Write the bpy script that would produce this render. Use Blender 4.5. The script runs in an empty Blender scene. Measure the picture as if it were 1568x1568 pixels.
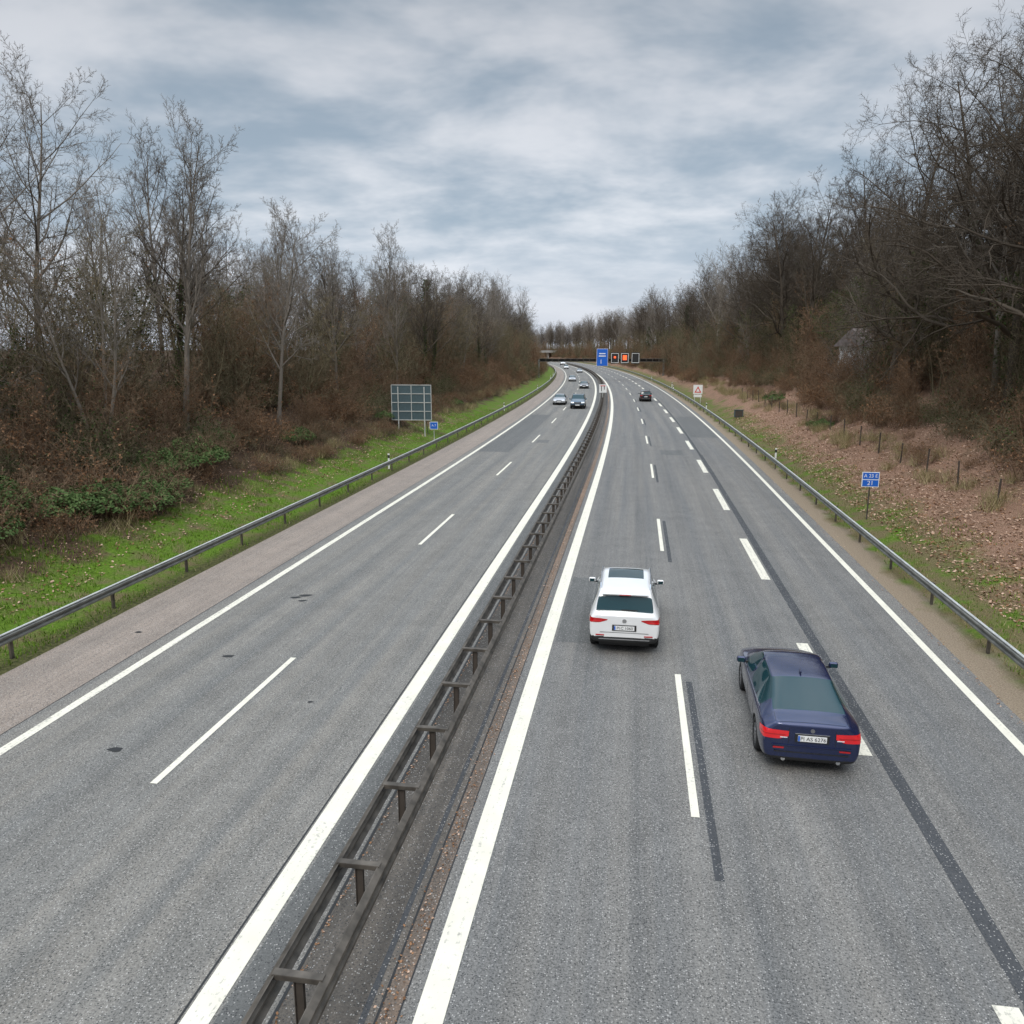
import bpy, bmesh, math, random
import numpy as np
from mathutils import Vector, Quaternion, Matrix, noise
from mathutils.bvhtree import BVHTree
R=math.radians
scene=bpy.context.scene
col=scene.collection
rng=random.Random(7)

# ------------------------------------------------------------------ helpers
class NT:
    def __init__(s,name):
        s.m=bpy.data.materials.new(name); s.m.use_nodes=True
        s.t=s.m.node_tree; s.n=s.t.nodes; s.l=s.t.links
        s.b=s.n["Principled BSDF"]
    def node(s,ty,**kw):
        n=s.n.new(ty)
        for k,v in kw.items(): setattr(n,k,v)
        return n
    def link(s,a,b): s.l.new(a,b)
    def inp(s,sock,v):
        if isinstance(v,bpy.types.NodeSocket): s.l.new(v,sock)
        else: sock.default_value=v
    def math(s,op,a,b=0.0,c=None,clamp=False):
        n=s.node('ShaderNodeMath',operation=op,use_clamp=clamp)
        s.inp(n.inputs[0],a); s.inp(n.inputs[1],b)
        if c is not None: s.inp(n.inputs[2],c)
        return n.outputs[0]
    def mix(s,f,a,b,bt='MIX'):
        n=s.node('ShaderNodeMix',data_type='RGBA',blend_type=bt)
        s.inp(n.inputs[0],f)
        for i,v in ((6,a),(7,b)):
            if isinstance(v,tuple) and len(v)==3: v=v+(1,)
            s.inp(n.inputs[i],v)
        return n.outputs[2]
    def noise(s,vec,scale,detail=3,rough=.5,dist=0):
        n=s.node('ShaderNodeTexNoise'); n.inputs['Scale'].default_value=scale
        n.inputs['Detail'].default_value=detail; n.inputs['Roughness'].default_value=rough
        n.inputs['Distortion'].default_value=dist
        s.link(vec,n.inputs['Vector']); return n.outputs[0]
    def mapr(s,v,a,b,c=0.0,d=1.0):
        n=s.node('ShaderNodeMapRange',clamp=True)
        s.inp(n.inputs[0],v)
        for i,x in zip((1,2,3,4),(a,b,c,d)): n.inputs[i].default_value=x
        return n.outputs[0]
    def uv(s):
        return s.node('ShaderNodeTexCoord').outputs['UV']
    def obj(s):
        return s.node('ShaderNodeTexCoord').outputs['Object']
    def mapping(s,vec,scale):
        n=s.node('ShaderNodeMapping'); n.inputs['Scale'].default_value=scale
        s.link(vec,n.inputs['Vector']); return n.outputs[0]
    def sep(s,vec):
        n=s.node('ShaderNodeSeparateXYZ'); s.link(vec,n.inputs[0]); return n.outputs
    def bump(s,h,strength=.3,dist=.01):
        n=s.node('ShaderNodeBump'); n.inputs['Strength'].default_value=strength
        n.inputs['Distance'].default_value=dist; s.link(h,n.inputs['Height'])
        s.link(n.outputs[0],s.b.inputs['Normal'])
    def color(s,c):
        if isinstance(c,tuple) and len(c)==3: c=c+(1,)
        s.inp(s.b.inputs['Base Color'],c)
    def rough(s,r): s.inp(s.b.inputs['Roughness'],r)

def simple(name,c,rough=.6,metal=0,coat=0,var=.12,scale=6,emit=None):
    k=NT(name); v=k.noise(k.obj(),scale,3)
    f=k.mapr(v,.3,.7,1-var,1+var)
    cc=k.mix(1.0,c,(1,1,1),'MULTIPLY')
    n=k.node('ShaderNodeVectorMath',operation='SCALE'); k.link(cc,n.inputs[0]); k.link(f,n.inputs['Scale'])
    k.link(n.outputs[0],k.b.inputs['Base Color'])
    k.rough(rough); k.b.inputs['Metallic'].default_value=metal
    k.b.inputs['Coat Weight'].default_value=coat; k.b.inputs['Coat Roughness'].default_value=.03
    if emit:
        k.b.inputs['Emission Color'].default_value=emit[0]+(1,); k.b.inputs['Emission Strength'].default_value=emit[1]
    return k.m

def mesh_obj(name,verts,faces,mats=(),parent=None,smooth=False,fm=None,uvs=None):
    me=bpy.data.meshes.new(name)
    me.from_pydata(verts if isinstance(verts,list) else verts.tolist(),[],faces if isinstance(faces,list) else faces.tolist())
    for m in mats: me.materials.append(m)
    if fm is not None: me.polygons.foreach_set('material_index',np.asarray(fm,dtype=np.int32))
    if smooth: me.polygons.foreach_set('use_smooth',np.ones(len(me.polygons),dtype=bool))
    if uvs is not None:
        l=me.uv_layers.new(name='UVMap'); vi=np.empty(len(me.loops),dtype=np.int32)
        me.loops.foreach_get('vertex_index',vi)
        l.data.foreach_set('uv',np.asarray(uvs,dtype=np.float32)[vi].ravel())
    me.update()
    o=bpy.data.objects.new(name,me); col.objects.link(o)
    if parent: o.parent=parent
    return o
def quad_mesh(name,V,F,fm,mats):
    me=bpy.data.meshes.new(name); V=np.ascontiguousarray(V,dtype=np.float32); F=np.ascontiguousarray(F,dtype=np.int32)
    me.vertices.add(len(V)); me.vertices.foreach_set('co',V.ravel())
    me.loops.add(F.size); me.loops.foreach_set('vertex_index',F.ravel())
    me.polygons.add(len(F)); me.polygons.foreach_set('loop_start',np.arange(0,F.size,4,dtype=np.int32))
    for m in mats: me.materials.append(m)
    me.polygons.foreach_set('material_index',np.ascontiguousarray(fm,dtype=np.int32))
    me.polygons.foreach_set('use_smooth',np.ones(len(F),dtype=bool))
    me.update(calc_edges=True); return me
def empty(name,loc=(0,0,0),rz=0):
    e=bpy.data.objects.new(name,None); e.location=loc; e.rotation_euler=(0,0,rz); col.objects.link(e)
    e.empty_display_size=.3; return e

def box_data(cx,cy,cz,sx,sy,sz):
    v=[(cx+a*sx/2,cy+b*sy/2,cz+c*sz/2) for a in(-1,1) for b in(-1,1) for c in(-1,1)]
    f=[(0,1,3,2),(4,6,7,5),(0,4,5,1),(2,3,7,6),(0,2,6,4),(1,5,7,3)]
    return v,f
def boxes(name,lst,mat,parent=None,bevel=0):
    V=[];F=[]
    for b in lst:
        v,f=box_data(*b); o=len(V); V+=v; F+=[tuple(i+o for i in q) for q in f]
    ob=mesh_obj(name,V,F,[mat],parent)
    if bevel:
        m=ob.modifiers.new('b','BEVEL'); m.width=bevel; m.segments=3
    return ob
def cyl_data(p0,p1,r,k=10,r1=None):
    p0=Vector(p0);p1=Vector(p1);d=(p1-p0).normalized(); a=d.orthogonal().normalized(); b=d.cross(a)
    r1=r if r1 is None else r1
    V=[tuple(p+ (a*math.cos(t)+b*math.sin(t))*rr) for p,rr in((p0,r),(p1,r1)) for t in [2*math.pi*i/k for i in range(k)]]
    F=[(i,(i+1)%k,k+(i+1)%k,k+i) for i in range(k)]+[tuple(range(k))[::-1],tuple(range(k,2*k))]
    return V,F
def cyls(name,lst,mat,parent=None,k=10):
    V=[];F=[]
    for c in lst:
        v,f=cyl_data(*c[:3],k=k,r1=c[3] if len(c)>3 else None); o=len(V); V+=v; F+=[tuple(i+o for i in q) for q in f]
    return mesh_obj(name,V,F,[mat],parent)

# ------------------------------------------------------------------ road alignment
DS=1.0; S0=-120
phi0=math.atan(.155)
def heading(s):
    if s<45: return phi0
    if s<900: return phi0-.00046*(s-45)
    return phi0-.00046*855
NP=2600
cx=np.zeros(NP); cy=np.zeros(NP); ch=np.zeros(NP)
for i in range(NP): ch[i]=heading(S0+i*DS+.5*DS)
cx[1:]=np.cumsum(np.sin(ch[:-1])*DS); cy[1:]=np.cumsum(np.cos(ch[:-1])*DS)
i0=-S0; cx+= -2.19-cx[i0]; cy+= -cy[i0]
SS=S0+np.arange(NP)*DS
def pt(s,u):
    x=np.interp(s,SS,cx); y=np.interp(s,SS,cy); h=heading(s)
    return x+u*math.cos(h), y-u*math.sin(h)
def DtoS(D,u):
    s=D
    for _ in range(8): s+= (D-pt(s,u)[1])
    return s
def rot_at(s): return -heading(s)

def prof(u):
    if u<0:
        a=-u-12.7
        return float(np.interp(a,[0,.5,3,5,8,12,18,28,60,200],[-.02,.0,.2,.7,2.2,3.9,4.9,5.4,5.7,5.7]))
    a=u-10.45
    return float(np.interp(a,[0,.6,2,4,6.5,10,15,24,60,200],[-.02,.02,.25,.8,1.8,4.0,6.0,7.2,8,8]))
def terr(u,s):
    if -12.7<=u<=10.45: return -.04
    n=noise.noise(Vector((u*.25,s*.12,3.1)))*.45+noise.noise(Vector((u*.9,s*.7,8.)))*.13
    a=-u-12.7 if u<0 else u-10.45
    return prof(u)+n*min(1,max(0,(a-.8)/5))

# ------------------------------------------------------------------ materials
def asphalt(name,base,tint2,speck=.5,tracks=True,ctr=()):
    k=NT(name); uv=k.uv(); x,y,_=k.sep(uv)
    n1=k.noise(uv,30,3,.85); n2=k.noise(uv,1.1,4,.6)
    st=k.noise(k.mapping(uv,(1.6,.035,1)),1,3,.6)
    st2=k.noise(k.mapping(uv,(9,.12,1)),1,2,.6)
    c=k.mix(k.mapr(st,.35,.65),base,tint2)
    v=k.math('ADD',k.mapr(n1,.36,.68,1-speck,1+speck),k.mapr(n2,.3,.7,-.09,.09))
    v=k.math('ADD',v,k.mapr(st2,.3,.7,-.08,.08))
    if tracks:
        for c0 in ctr:
            for dx in(-.8,.8):
                d=k.math('ABSOLUTE',k.math('SUBTRACT',x,c0+dx))
                v=k.math('SUBTRACT',v,k.mapr(d,0,.45,.10,0))
    n=k.node('ShaderNodeVectorMath',operation='SCALE'); k.link(c,n.inputs[0]); k.link(v,n.inputs['Scale'])
    vo=k.node('ShaderNodeTexVoronoi'); vo.inputs['Scale'].default_value=34; k.link(uv,vo.inputs['Vector'])
    vc=k.sep(vo.outputs['Color'])
    chip=k.math('MULTIPLY',k.math('LESS_THAN',vo.outputs['Distance'],.33),k.math('GREATER_THAN',vc[0],.62))
    c2=k.mix(k.math('MULTIPLY',chip,.62),n.outputs[0],(.50,.48,.45))
    chd=k.math('MULTIPLY',k.math('LESS_THAN',vo.outputs['Distance'],.40),k.math('GREATER_THAN',vc[1],.58))
    c2=k.mix(k.math('MULTIPLY',chd,.7),c2,(.025,.027,.029))
    k.link(c2,k.b.inputs['Base Color']); k.rough(.82); k.b.inputs['Specular IOR Level'].default_value=.35
    return k.m
m_asL=asphalt('asphalt_left',(.165,.163,.153),(.222,.207,.182),.42,True,(-4.4,-8.0))
m_asR=asphalt('asphalt_right',(.150,.149,.144),(.202,.191,.173),.48,True,(1.7,5.05,8.3))
m_sh=asphalt('asphalt_shoulder',(.245,.205,.172),(.295,.242,.20),.25,False)
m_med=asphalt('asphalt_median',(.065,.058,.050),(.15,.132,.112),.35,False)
m_dark=asphalt('asphalt_dark_seam',(.055,.058,.062),(.065,.067,.07),.2,False)
m_patch=asphalt('asphalt_patch',(.112,.113,.108),(.13,.13,.124),.3,False)
m_rust=asphalt('median_edge_dirt',(.27,.18,.12),(.13,.105,.085),.35,False)
def paint(name,wear,c=(.76,.72,.60)):
    k=NT(name); uv=k.uv(); a=k.noise(uv,14,4,.7); b=k.noise(uv,2.2,3)
    st=k.noise(k.mapping(uv,(12,.6,1)),1,3,.7)
    w=k.mapr(k.math('ADD',k.math('MULTIPLY',a,.6),k.math('MULTIPLY',st,.4)),wear,wear+.12)
    cc=k.mix(w,c,(.30,.29,.26)); cc=k.mix(k.mapr(b,.3,.7,0,.3),cc,(.50,.46,.37))
    k.color(cc); k.rough(.7); return k.m
m_wht=paint('road_paint',.55)
m_wht2=paint('road_paint_worn',.51)

def terrain_mat():
    k=NT('verge_ground'); uv=k.uv(); x,y,_=k.sep(uv)
    nz=k.noise(uv,.5,4,.6); xn=k.math('ADD',x,k.mapr(nz,.25,.75,-1.8,1.8))
    f1=k.noise(uv,9,4,.7); f2=k.noise(uv,28,2,.7); f3=k.noise(uv,.9,3)
    green=k.mix(k.mapr(f1,.3,.7),(.045,.090,.008),(.14,.23,.025))
    dry=k.mix(k.mapr(f2,.35,.65),(.07,.055,.025),(.22,.185,.09))
    gf=k.math('ADD',f3,k.math('MULTIPLY',f1,.35))
    grassL=k.mix(k.mapr(gf,.64,.84),green,dry)
    grassR=k.mix(k.mapr(gf,.52,.72),green,dry)
    leaves=k.mix(k.mapr(f2,.35,.65),(.10,.055,.032),(.42,.26,.18))
    litterR=k.mix(k.mapr(nz,.5,.65),leaves,k.mix(.3,leaves,(.05,.05,.02)))
    litterL=k.mix(k.mapr(f1,.3,.7),(.035,.024,.016),(.13,.08,.05))
    tan=k.mix(k.mapr(f2,.3,.7),(.19,.145,.10),(.36,.29,.21))
    L=k.mix(k.mapr(xn,-16.8,-18.0),grassL,litterL)
    edge=k.mix(k.mapr(f1,.4,.6),(.05,.055,.02),(.12,.115,.045))
    L=k.mix(k.mapr(x,-13.6,-13.1),L,edge)
    Rr=k.mix(k.mapr(k.math('ADD',x,k.mapr(nz,.25,.75,-.5,.5)),11.0,11.5),tan,grassR)
    Rr=k.mix(k.mapr(xn,13.2,14.6),Rr,litterR)
    c=k.mix(k.math('GREATER_THAN',x,0),L,Rr)
    k.color(c); k.rough(.95); k.b.inputs['Specular IOR Level'].default_value=.15
    k.bump(f1,.9,.08); return k.m
m_terr=terrain_mat()

def veg(name,c1,c2,rough=.9,rnd=.4):
    k=NT(name); oi=k.node('ShaderNodeObjectInfo').outputs['Random']; g=k.node('ShaderNodeNewGeometry').outputs['Random Per Island']
    f=k.math('ADD',k.math('MULTIPLY',oi,rnd),k.math('MULTIPLY',g,1-rnd))
    d=k.node('ShaderNodeBsdfDiffuse'); k.link(k.mix(f,c1,c2),d.inputs['Color'])
    k.n.remove(k.b); out=[n for n in k.n if n.type=='OUTPUT_MATERIAL'][0]; k.link(d.outputs[0],out.inputs[0])
    return k.m
m_barkA=veg('bark_grey',(.085,.072,.060),(.29,.255,.215))
m_barkB=veg('bark_dark',(.045,.036,.028),(.135,.112,.088))
m_twig=veg('twig_brown',(.055,.035,.023),(.34,.235,.155),rnd=.1)
m_twig2=veg('twig_olive',(.055,.046,.028),(.28,.235,.15),rnd=.1)
m_leaf=veg('dead_leaf',(.09,.045,.024),(.34,.19,.105),rnd=.1)
m_ever=veg('evergreen_leaf',(.02,.038,.014),(.085,.12,.04),rnd=.1)
m_ivy=veg('bramble_leaf',(.030,.06,.018),(.14,.20,.075),rnd=.1)
m_gr=veg('grass_blade',(.05,.11,.010),(.16,.26,.03),rnd=0)
m_grd=veg('grass_dry',(.16,.14,.06),(.40,.33,.19),rnd=0)
m_steel=simple('galvanised_steel',(.17,.17,.15),.6,.3,var=.3,scale=3)
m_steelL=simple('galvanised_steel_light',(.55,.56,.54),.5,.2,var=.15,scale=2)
m_steelD=simple('weathered_steel',(.100,.086,.070),.6,.3,var=.5,scale=4)
m_blk=simple('black_plastic',(.018,.018,.018),.55)
m_signgrey=simple('sign_back_grey',(.075,.115,.13),.55,.2)
m_blue=simple('sign_blue',(.01,.12,.55),.45,var=.05)
m_white=simple('sign_white',(.78,.78,.76),.5,var=.05)
m_red=simple('sign_red',(.6,.03,.02),.5,var=.05)
m_wood=simple('weathered_wood',(.06,.048,.038),.9)
m_conc=simple('concrete',(.33,.32,.30),.9)
m_lit=simple('lit_matrix_red',(.5,.05,.02),.5,emit=((1,.12,.03),1.6))

# ------------------------------------------------------------------ terrain + roads
def grid(name,us,ss,zf,mat):
    V=[];UV=[]
    for s in ss:
        for u in us:
            x,y=pt(s,u); V.append((x,y,zf(u,s))); UV.append((u,s))
    n=len(us); F=[(j*n+i,j*n+i+1,(j+1)*n+i+1,(j+1)*n+i) for j in range(len(ss)-1) for i in range(n-1)]
    return mesh_obj(name,V,F,[mat],uvs=UV,smooth=True)
us=[-900,-400,-200,-120,-80,-60,-50,-44,-40]+list(np.arange(-36,-12.8,.7))+[-12.7,-6,0,6,10.45]+list(np.arange(10.9,36,.7))+[38,42,46,50,60,80,120,200,400,900]
ss=[-110,-80,-50,-30,-15]+list(np.arange(-5,90,1.4))+list(np.arange(90,260,5))+list(np.arange(260,900,20))+list(range(950,2300,100))
grid('ground',us,ss,terr,m_terr)
SR=[-60]+list(np.arange(-40,100,2.0))+list(np.arange(100,1100,6))
def ribbon(name,u0,u1,s0,s1,z,mat,step=None,parent=None):
    ss=[s for s in SR if s0<s<s1]; ss=[s0]+ss+[s1]
    o=grid(name,[u0,u1],ss,lambda u,s:z,mat)
    if parent: o.parent=parent
    return o
ribbon('motorway_carriageway',-10.35,-1.80,-60,1090,0,m_asL)
ribbon('motorway_carriageway',-.36,10.42,-60,1090,0,m_asR)
ribbon('hard_shoulder',-12.68,-10.35,-60,1090,0,m_sh)
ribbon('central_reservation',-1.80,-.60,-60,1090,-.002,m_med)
ribbon('median_edge_strip',-.60,-.36,-60,1090,.0,m_rust)
mk=empty('road_markings')
def multi(name,items,z,mat,parent=mk):
    V=[];UV=[];F=[]
    for (u0,u1,s0,s1) in items:
        ss=[s0]+[s for s in SR if s0+.05<s<s1-.05]+[s1]; b=len(V)
        for s in ss:
            for u in(u0,u1):
                x,y=pt(s,u); V.append((x,y,z)); UV.append((u,s))
        F+=[(b+2*j,b+2*j+1,b+2*j+3,b+2*j+2) for j in range(len(ss)-1)]
    return mesh_obj(name,V,F,[mat],parent,uvs=UV)
multi('edge_line_median_right',[(-.17,.18,-60,1090)],.008,m_wht)
multi('edge_line_median_left',[(-2.84,-2.50,-60,1090)],.008,m_wht)
multi('edge_line_right',[(9.75,9.95,-60,1090)],.008,m_wht)
multi('edge_line_left',[(-9.93,-9.70,-60,1090)],.008,m_wht2)
sA=DtoS(11.9,3.37); multi('lane_dashes_inner',[(3.30,3.44,sA+18*i,sA+18*i+6) for i in range(-3,55)],.008,m_wht)
sB=DtoS(13.95,6.73); multi('lane_dashes_block',[(6.58,6.88,sB+12*i,sB+12*i+6) for i in range(-5,85)],.008,m_wht2)
sC=DtoS(12.95,-6.2); multi('lane_dashes_left',[(-6.27,-6.13,sC+18*i,sC+18*i+6) for i in range(-3,55)],.008,m_wht)
multi('tar_strip_long',[(6.96,7.22,-60,60),(6.98,7.16,60,130)],.004,m_dark)
multi('tar_strip_short',[(3.54,3.68,sA+18*i-1.6,sA+18*i+5.6) for i in range(-3,8)],.004,m_dark)
multi('joint_crack',[(-2.90,-2.87,-60,300),(-10.36,-10.34,-60,300),(-1.83,-1.79,-60,200),(-.62,-.59,-60,200),(-.37,-.35,-60,200)],.005,m_blk)
multi('repair_patch',[(.25,1.7,DtoS(19.9,1),DtoS(26,1)),(-9.6,-7.2,DtoS(60,-8),DtoS(95,-8)),(-5.9,-4.9,DtoS(66,-5),DtoS(68,-5)),(7.3,9.6,DtoS(70,8),DtoS(92,8)),(4.2,5.9,DtoS(58,5),DtoS(61,5))],.003,m_patch)
multi('drainage_band',[(-.80,-.72,-60,300)],.003,m_dark)
multi('median_stripe',[(-2.45,-1.95,-60,500)],.003,m_patch)
def spot(x,y,r,a=1.6):
    return [(x+r*a*math.cos(t)*(1+.25*math.sin(3*t+x)),y+r*math.sin(t)*(1+.2*math.cos(2*t+y)),.006) for t in [2*math.pi*i/14 for i in range(14)]]
def P2(xi,yi):
    K=yi-535; return 7.82*(xi-784)/K, 7.66*(1210-.2058*(yi-784))/K
V=[];F=[]
for xi,yi,r in [(453,915,.10),(468,912,.12),(463,920,.08),(350,1005,.09),(177,1148,.09),(212,968,.06),(475,1075,.04)]:
    X,Y=P2(xi,yi); p=spot(X,Y,r); F.append(tuple(range(len(V),len(V)+14))); V+=p
mesh_obj('road_stain',V,F,[m_blk])

# ------------------------------------------------------------------ guard rails
def sweep(name,pr,s0,s1,step,mat,parent,closed=False):
    V=[];F=[]; n=len(pr); S=list(np.arange(s0,min(s1,120),step))+list(np.arange(max(120,s0),s1,step*3))
    for s in S:
        for (u,z) in pr:
            x,y=pt(s,u); V.append((x,y,z))
    m=n if closed else n-1
    for j in range(len(S)-1):
        for i in range(m): F.append((j*n+i,j*n+(i+1)%n,(j+1)*n+(i+1)%n,(j+1)*n+i))
    return mesh_obj(name,V,F,[mat],parent)
def wprof(u,top,side,t=.012,k=1.0):
    pts=[(0,0),(.03,-.02),(.075,-.05),(.075,-.10),(.02,-.14),(.02,-.17),(.075,-.21),(.075,-.26),(.03,-.29),(0,-.31)]
    a=[(u+side*p,top+z*k) for p,z in pts]; b=[(u+side*(p-t),top+z*k) for p,z in pts[::-1]]
    b[0]=(b[0][0],b[0][1]+.006); 
    return a+b
def posts(name,u,s0,s1,step,h,mat,parent,w=.06,d=.10,off=0):
    V=[];F=[]
    s=s0
    while s<s1:
        x,y=pt(s,u); r=rot_at(s); 
        v,f=box_data(0,0,h/2,w,d,h); o=len(V)
        z0=max(terr(u,s),-.04)
        V+=[(x+a*math.cos(r)-b*math.sin(r),y+a*math.sin(r)+b*math.cos(r),c+z0) for a,b,c in v]; F+=[tuple(i+o for i in q) for q in f]
        s+=step
    return mesh_obj(name,V,F,[mat],parent)
def capp(u,z,w=.07,t=.02): return [(u-w/2,z),(u+w/2,z),(u+w/2,z+t),(u-w/2,z+t)]  # cap strip over the outer beams; its paler steel paints in the top highlight
g=empty('guardrail'); sweep('beam',wprof(-13.1,.75,1,k=.85),-40,700,2,m_steel,g,True); sweep('top_highlight_strip',capp(-13.09,.752),-40,700,2,m_steelL,g,True); posts('posts',-13.2,-39,400,4,.70,m_steelD,g)
g=empty('guardrail'); sweep('beam',wprof(11.15,.75,-1,k=.85),-40,700,2,m_steel,g,True); sweep('top_highlight_strip',capp(11.14,.752),-40,700,2,m_steelL,g,True); posts('posts',11.25,-39,400,4,.70,m_steelD,g)
g=empty('median_crash_barrier')
sweep('beam_left',wprof(-1.66,.77,-1),-40,700,2,m_steelD,g,True)
sweep('beam_right',wprof(-1.10,.77,1),-40,700,2,m_steelD,g,True)
sX=DtoS(7.66,-1.4)-40
V=[];F=[];V2=[];F2=[]
s=sX
while s<420:
    x,y=pt(s,-1.38); r=rot_at(s)
    for (bx) in [(0,0,.775,.60,.10,.012),(0,-.05,.745,.60,.008,.06)]:
        v,f=box_data(*bx); o=len(V)
        V+=[(x+a*math.cos(r)-b*math.sin(r),y+a*math.sin(r)+b*math.cos(r),c) for a,b,c in v]; F+=[tuple(i+o for i in q) for q in f]
    for bx in [(0,0,.36,.10,.012,.72),(-.05,0,.36,.010,.06,.72),(.05,0,.36,.010,.06,.72)]:
        v,f=box_data(*bx); o=len(V2)
        V2+=[(x+a*math.cos(r)-b*math.sin(r),y+a*math.sin(r)+b*math.cos(r),c) for a,b,c in v]; F2+=[tuple(i+o for i in q) for q in f]
    s+=2
mesh_obj('spacers',V,F,[m_steelD],g); mesh_obj('posts',V2,F2,[m_wood],g)

# ------------------------------------------------------------------ vegetation
VM=[m_barkA,m_barkB,m_twig,m_twig2,m_leaf,m_ever,m_ivy,m_grd]
def tubes(groups,extra=None):
    Vs=[];Fs=[];fm=[];base=0
    for key,lst in groups.items():
        n,k,mi=key
        P=np.array([[tuple(p) for p in b[0]] for b in lst],dtype=np.float64); Rd=np.array([b[1] for b in lst])
        T=np.gradient(P,axis=1); T/=np.linalg.norm(T,axis=2,keepdims=True)+1e-9
        m=T.mean(axis=1); ref=np.where(np.abs(m[:,2:3])>.8,np.array([[1,0,0]]),np.array([[0,0,1]]))[:,None,:]
        N=np.cross(T,np.broadcast_to(ref,T.shape)); N/=np.linalg.norm(N,axis=2,keepdims=True)+1e-9
        B=np.cross(T,N)
        a=np.arange(k)*2*math.pi/k
        ring=P[:,:,None,:]+Rd[:,:,None,None]*(np.cos(a)[None,None,:,None]*N[:,:,None,:]+np.sin(a)[None,None,:,None]*B[:,:,None,:])
        nb=len(lst); Vs.append(ring.reshape(-1,3))
        idx=np.arange(nb*n*k).reshape(nb,n,k)+base
        q=np.stack([idx[:,:-1,:],np.roll(idx,-1,axis=2)[:,:-1,:],np.roll(idx,-1,axis=2)[:,1:,:],idx[:,1:,:]],axis=-1).reshape(-1,4)
        Fs.append(q); fm.append(np.full(len(q),mi)); base+=nb*n*k
    if extra is not None and len(extra[0]):
        ev,emi=extra; ev=np.asarray(ev,dtype=np.float64).reshape(-1,3); Vs.append(ev)
        q=np.arange(len(ev)).reshape(-1,4)+base; Fs.append(q); fm.append(np.array(emi))
    return np.concatenate(Vs),np.concatenate(Fs),np.concatenate(fm)
def rv(r): return Vector((r.uniform(-1,1),r.uniform(-1,1),r.uniform(-1,1)))
def grow(r,out,p,d,L,rad,lev,P):
    n=P['seg'][lev]; k=P['sides'][lev]; pts=[p];rs=[rad];ds=[d]
    tip=P['tip'][lev]
    for i in range(n):
        d=(d+rv(r)*P['crook'][lev]+Vector((0,0,P['up'][lev]))).normalized()
        p=p+d*(L/n); pts.append(p); ds.append(d); rs.append(rad+(rad*tip-rad)*(i+1)/n)
    if lev==0: rs[0]*=1.35
    out.setdefault((n+1,k,P['m']),[]).append((pts,rs))
    if lev>=P['max']: return
    m=P['n'][lev]; t0=P['t0'][lev]; az=r.uniform(0,6.28)
    for j in range(m):
        t=t0+(1-t0)*(j+r.random())/m; f=t*n; i=min(int(f),n-1); q=pts[i].lerp(pts[i+1],f-i); dd=ds[i+1]
        rr=rs[i]+(rs[i+1]-rs[i])*(f-i)
        az+=2.4+r.uniform(-.5,.5)
        perp=Quaternion(dd,az)@dd.orthogonal().normalized()
        ang=R(P['ang'][lev]+r.uniform(-12,12)); cd=(dd*math.cos(ang)+perp*math.sin(ang)).normalized()
        Lc=L*P['ratio'][lev]*(1-P['fall'][lev]*(t-t0)/(1-t0+1e-6))*r.uniform(.7,1.2)
        grow(r,out,q,cd,Lc,max(rr*P['rr'],P['rmin']),lev+1,P)
tallP=dict(m=0,seg=[9,6,4,3,1],sides=[7,5,4,3,3],tip=[.12,.2,.3,.4,.35],crook=[.06,.16,.22,.26,.25],up=[.05,.08,.07,.05,.05],
  max=4,n=[19,8,7,7],t0=[.28,.12,.1,.1],ang=[42,42,44,44],ratio=[.44,.42,.45,.48],fall=[.55,.4,.4,.3],rr=.60,rmin=.0085)
oakP=dict(tallP,m=1,crook=[.12,.28,.34,.36,.3],up=[.04,.03,.05,.05,.03],ang=[58,50,48,48],ratio=[.50,.48,.48,.5],t0=[.22,.12,.1,.1],n=[20,9,7,7],rr=.60)
slimP=dict(tallP,ang=[32,36,40,42],ratio=[.36,.42,.46,.5],n=[22,8,6,6],t0=[.28,.15,.1,.1])
def leafq(r,ev,em,q,s,mi):
    a=rv(r).normalized()*s; b=rv(r).normalized()*s*1.2; ev+=[tuple(q-a-b),tuple(q+a-b),tuple(q+a+b),tuple(q-a+b)]; em.append(mi)
def mk_tree(seed,H,rad,P,stems=1,ivy=0):
    r=random.Random(seed); out={}
    for i in range(stems):
        a=r.uniform(0,6.28); lean=.0 if stems==1 else .22
        d=Vector((math.cos(a)*lean+r.uniform(-.05,.05),math.sin(a)*lean,1)).normalized()
        grow(r,out,Vector((math.cos(a)*.2*(stems>1),math.sin(a)*.2*(stems>1),-.3)),d,H*(1 if i==0 else r.uniform(.75,.95)),rad,0,P)
    ev=[];em=[]
    trunk=[b for k,l in out.items() if k[1]==P['sides'][0] for b in l]
    for (pts,rs) in trunk[:stems]:
        for _ in range(ivy):
            t=r.random()**1.2*.6*(len(pts)-1); i=int(t); leafq(r,ev,em,pts[i].lerp(pts[i+1],t-i)+rv(r).normalized()*(rs[i]+r.uniform(0,.22)),.05,5)
    return tubes(out,(ev,em))
TL=[mk_tree(11,16.5,.20,tallP),mk_tree(12,17,.19,slimP),mk_tree(13,16,.14,dict(slimP,n=[13,7,6,6]),stems=3),mk_tree(14,15.5,.21,dict(tallP,m=1),ivy=1500)]
TR=[mk_tree(21,16.5,.27,oakP),mk_tree(22,16,.24,oakP,ivy=1200),mk_tree(23,17,.22,dict(tallP,m=1))]
lowP=dict(tallP,max=3,seg=[6,4,3,1],sides=[5,4,3,3],n=[20,9,8],rmin=.014,tip=[.12,.3,.5,.5])
TF_=[mk_tree(71,16.5,.2,lowP),mk_tree(72,17,.2,dict(lowP,ang=[32,36,40])),mk_tree(73,15.5,.2,dict(lowP,m=1,crook=[.12,.28,.34,.36],ang=[55,50,48])),mk_tree(74,16,.2,dict(lowP,m=1))]
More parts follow.
